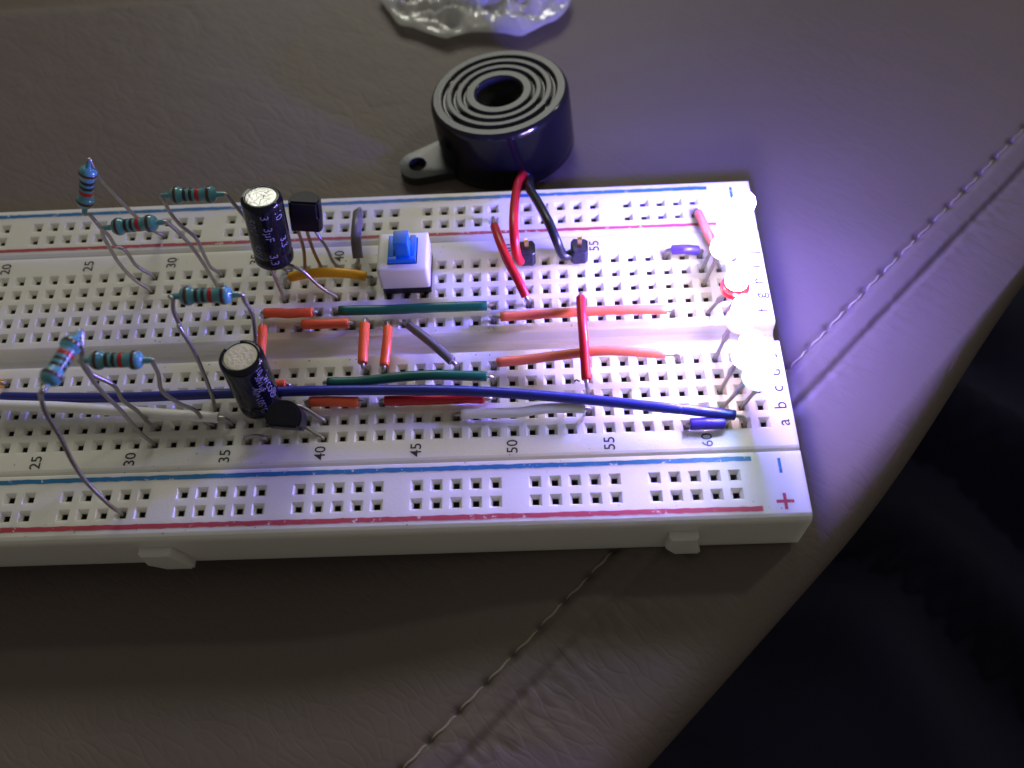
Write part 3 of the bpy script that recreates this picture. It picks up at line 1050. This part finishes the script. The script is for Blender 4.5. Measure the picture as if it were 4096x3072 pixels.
# ear
eh = at(*(1580 + 250 * .3617, 200 + 1265 * .3617), -8.0)
bb = bc - bn * 10.6
d = Vector((eh.x - bb.x, eh.y - bb.y, 0)).normalized()
nrm = Vector((-d.y, d.x, 0))
inner = [eh + (d * math.cos(a) + nrm * math.sin(a)) * 1.55 for a in [2 * math.pi * k / 28 for k in range(28)]]
outer = []
for k in range(28):
    a = 2 * math.pi * k / 28
    c_, s_ = math.cos(a), math.sin(a)
    if c_ > -0.1:
        outer.append(eh + (d * c_ + nrm * s_) * 3.1)
    else:
        f = (-c_ - 0.1) / 0.9
        outer.append(eh + nrm * (3.1 + 1.6 * min(1, f * 1.6)) * (1 if s_ > 0 else -1) * min(1, abs(s_) * 2.2) - d * (7.5 * min(1, f * 2.0)))
b = MB()
for ringv, z in ((inner, -7.9), (outer, -8.1), (outer, -9.9), (inner, -9.9)):
    b.v += [Vector((q.x, q.y, z + 0.03 * 0)) for q in ringv]
N = 28
for k in range(N):
    j = (k + 1) % N
    for u in range(3):
        b.face((u * N + k, u * N + j, (u + 1) * N + j, (u + 1) * N + k), 0, False)
    b.face((3 * N + k, 3 * N + j, j, k), 0, False)
b.build('mounting_ear', simple('ear_plastic', (0.02, 0.022, 0.022), 0.33, bump=0.1, bscale=40), bz, fix=True)
# cable exit and the two cables that belong to the buzzer
b = MB()
ex = Y(cB, 1305, 1300, 36.6)
b.tube([ex + Vector((0, 1.5, 0.6)), ex + Vector((0, -0.15, 0))], 0.75, 12); b.build('cable_exit', contact_mat, bz)
red_pts = [ex + Vector((-0.5, 1.5, 0.6)), aty(*c4(625, 215), 35.6), at(*c4(590, 290), 0.8), at(*c4(563, 420), 3.6), at(*c4(550, 600), 5.6), at(*c4(556, 760), 5.4), at(*c4(575, 900), 3.6), at(*c4(605, 960), 1.9), Vector((128.4, 13.9, 1.4))]
blk_pts = [ex + Vector((0.3, 1.5, 0.2)), ex + Vector((0.5, -0.4, -0.3)), at(*c4(690, 335), 1.6), at(*c4(770, 470), 4.2), at(*c4(850, 620), 5.6), at(*c4(915, 770), 4.8), at(*c4(965, 890), 2.6), at(*c4(1000, 915), 2.0), Vector((136.2, 13.9, 1.6))]
for pts_, mt, lab in ((red_pts, WIRE['red'], 'red buzzer cable'), (blk_pts, WIRE['black'], 'black buzzer cable')):
    b = MB(); b.tube(catmull(pts_, 8), 0.68, 14)
    o = b.build('cable', mt, bz); o['label'] = lab
for hx, pin_h, lab in ((H('j51').x, 4.9, 'plug on the red cable'), (H('j54').x, 5.0, 'plug on the black cable')):
    b = MB()
    bm = bmesh.new()
    w = 1.24; c_ = 0.42
    octo = [(-w, -w + c_), (-w + c_, -w), (w - c_, -w), (w, -w + c_), (w, w - c_), (w - c_, w), (-w + c_, w), (-w, w - c_)]
    lo = [bm.verts.new((hx + x, 14.0 + y, 0.45)) for x, y in octo]
    hi = [bm.verts.new((hx + x, 14.0 + y, 3.3 + random.uniform(-0.25, 0.1))) for x, y in octo]
    bm.faces.new(lo[::-1]); bm.faces.new(hi)
    for i in range(8):
        bm.faces.new((lo[i], lo[(i + 1) % 8], hi[(i + 1) % 8], hi[i]))
    bmesh.ops.bevel(bm, geom=[e for e in bm.edges], offset=0.08, segments=1, affect='EDGES')
    b.add_bm(bm); bm.free()
    pl = b.build('plug', header_mat, bz); pl['label'] = lab
    b = MB()
    b.box(hx - 0.32, hx + 0.32, 13.65, 14.3, -2.5, pin_h, bevel=0.08)
    b.build('pin', gold_mat, pl)


# ================================================================== LEDS
def led(label, flange, up, holes, core, strength, tint, name='glowing_diode', trans_body=None):
    flange = Vector(flange)
    root = empty(name, Vector((flange.x, flange.y, 0)), label, 'light emitting diode', 'small light emitting diodes at the end of the board')
    M = frame(flange, up)
    # flange and lower body of tinted resin, glow added for light passing through, dome giving off the light
    b = MB()
    b.lathe([(0.01, 0), (1.7, 0), (1.88, 0.1), (1.9, 0.75), (1.8, 0.9), (1.5, 0.95), (1.48, 1.6)], M, 32)
    b.build('flange', tint, root)
    b = MB()
    prof = [(1.49, 1.6), (1.5, 2.2), (1.5, 3.6)]
    for k in range(1, 9):
        a = math.pi / 2 * k / 8
        prof.append((max(0.01, 1.5 * math.cos(a)), 3.6 + 1.5 * math.sin(a)))
    b.lathe(prof, M, 24)
    b.build('lens', emissive('glow_' + label[:12], core, strength), root)
    for sgn, h_ in ((-1, holes[0]), (1, holes[1])):
        hv = H(h_)
        ddx = (H(holes[1]) - H(holes[0])).normalized()
        p0 = flange + ddx * sgn * 1.1 + Vector((0, 0, 0.1))
        p1 = p0 - Vector(up).normalized() * 1.0
        e0 = Vector((hv.x, hv.y, 0.0))
        path = [p0, p1]; rad = [0.30, 0.30]
        for k in range(1, 11):
            f = k / 10
            path.append(p1.lerp(e0, f))
            rad.append(0.27 + (0.22 if k == 3 else 0.10 if k in (2, 4) else 0))
        path.append(Vector((hv.x, hv.y, -2))); rad.append(0.27)
        b = MB(); b.tube(path, 0.27, 6, radii=rad); b.build('leg', lead_mat, root)


LS = 1000.0
BL = (0.14, 0.11, 1.0)
cl_w = clearplastic('resin_clear', (0.62, 0.60, 1.0), emit=22)
cl_r = clearplastic('resin_red', (0.70, 0.006, 0.025), emit=0.3)
cl_r2 = clearplastic('resin_red_glare', (1.0, 0.22, 0.32), emit=2.2)  # paler copy of the red resin, glare put into its colour and glow
cl_g = clearplastic('resin_green', (0.55, 0.95, 0.85), emit=1.2)
led('blue glowing diode, farthest back, leaning out over the corner', (157.3, 10.9, 11.0), (0.30, 0.05, 1), ('h61', 'i61'), BL, LS * 2.2, cl_w)
led('white glowing diode just in front of the blue corner one', at(2895, 1000, 7.5), (0.05, 0, 1), ('i62', 'i63'), (0.38, 0.34, 1.0), LS * 0.85, cl_w)
led('red diode with a clearly visible pink base, third from the back', (157.1, 2.4, 7.2), (0, 0.02, 1), ('f61', 'f62'), (1.0, 0.62, 0.42), LS * 0.05, cl_r)
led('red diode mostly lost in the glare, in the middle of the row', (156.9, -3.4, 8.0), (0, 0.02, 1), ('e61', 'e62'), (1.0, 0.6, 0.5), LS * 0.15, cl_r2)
led('white glowing diode between the hidden red and the green one', (156.9, -9.0, 8.3), (0, 0.02, 1), ('c61', 'c62'), (0.34, 0.30, 1.0), LS * 0.42, cl_w)
led('pale green diode nearest to the viewer, above the blue wire end', (157.9, -11.6, 7.6), (0.05, 0.0, 1), ('b61', 'b62'), (0.6, 1.0, 0.9), LS * 0.035, cl_g)

# ================================================================== PLASTIC BAG
bag = empty('plastic_bag', at(1900, 20, -9), 'crumpled translucent plastic bag at the top edge behind the buzzer', 'plastic bag')
b = MB()
edge_px = [(1500, -60), (1530, -15), (1560, 25), (1590, 62), (1650, 76), (1700, 95), (1775, 117), (1810, 110), (1870, 95), (1940, 93), (2010, 97), (2075, 108), (2120, 92), (2180, 62), (2230, 40), (2270, -5), (2290, -60)]
edge = catmull([at(u, v, -6.5) for u, v in edge_px], 10)
nE = len(edge); nR = 60
for i, e in enumerate(edge):
    for k in range(nR):
        f = k / (nR - 1)
        x = e.x + (122.5 - e.x) * f * 0.55
        y = e.y + 34 * f
        puff = 4.2 * math.sqrt(max(0, f)) * (1 - 0.1 * f)
        nz = noise.noise(Vector((x * 0.16, y * 0.22, 3))) * 2.0 - abs(noise.noise(Vector((x * 0.22 + y * 0.1, y * 0.30, 9)))) * 3.6 - abs(noise.noise(Vector((x * 0.6, y * 0.7 - x * 0.2, 5)))) * 1.3
        b.v.append(Vector((x, y, -8.5 + puff + nz * min(1, f * 6))))
for i in range(nE - 1):
    for k in range(nR - 1):
        a = i * nR + k
        b.face((a, a + 1, a + nR + 1, a + nR), 0, True)
o = b.build('film', bag_mat, bag)

# ================================================================== DUST
rnd = random.Random(3)
b = MB()
for i in range(170):
    x = rnd.uniform(60, 162); y = rnd.choice([rnd.uniform(-27, -24.9), rnd.uniform(-20.2, -15.4), rnd.uniform(-2.3, -1.6), rnd.uniform(2.0, 2.5), rnd.uniform(15.4, 18), rnd.uniform(25.7, 27.3)])
    r_ = rnd.uniform(0.04, 0.11); z = 0.03 if abs(y) > 18.3 or abs(y) < 17.2 else -0.02
    a0 = rnd.uniform(0, 6)
    pts = [Vector((x + math.cos(a0 + k * 1.57) * r_ * rnd.uniform(0.6, 1.5), y + math.sin(a0 + k * 1.57) * r_, z)) for k in range(4)]
    n = len(b.v); b.v += pts + [Vector((x, y, z + r_ * 0.8))]
    for k in range(4):
        b.face((n + k, n + (k + 1) % 4, n + 4))
du = b.build('dust', simple('dust', (0.10, 0.08, 0.07), 0.9, var=0.8, scale=2))
du['label'] = 'scattered dust specks on the white breadboard'; du['category'] = 'dust'; du['kind'] = 'stuff'
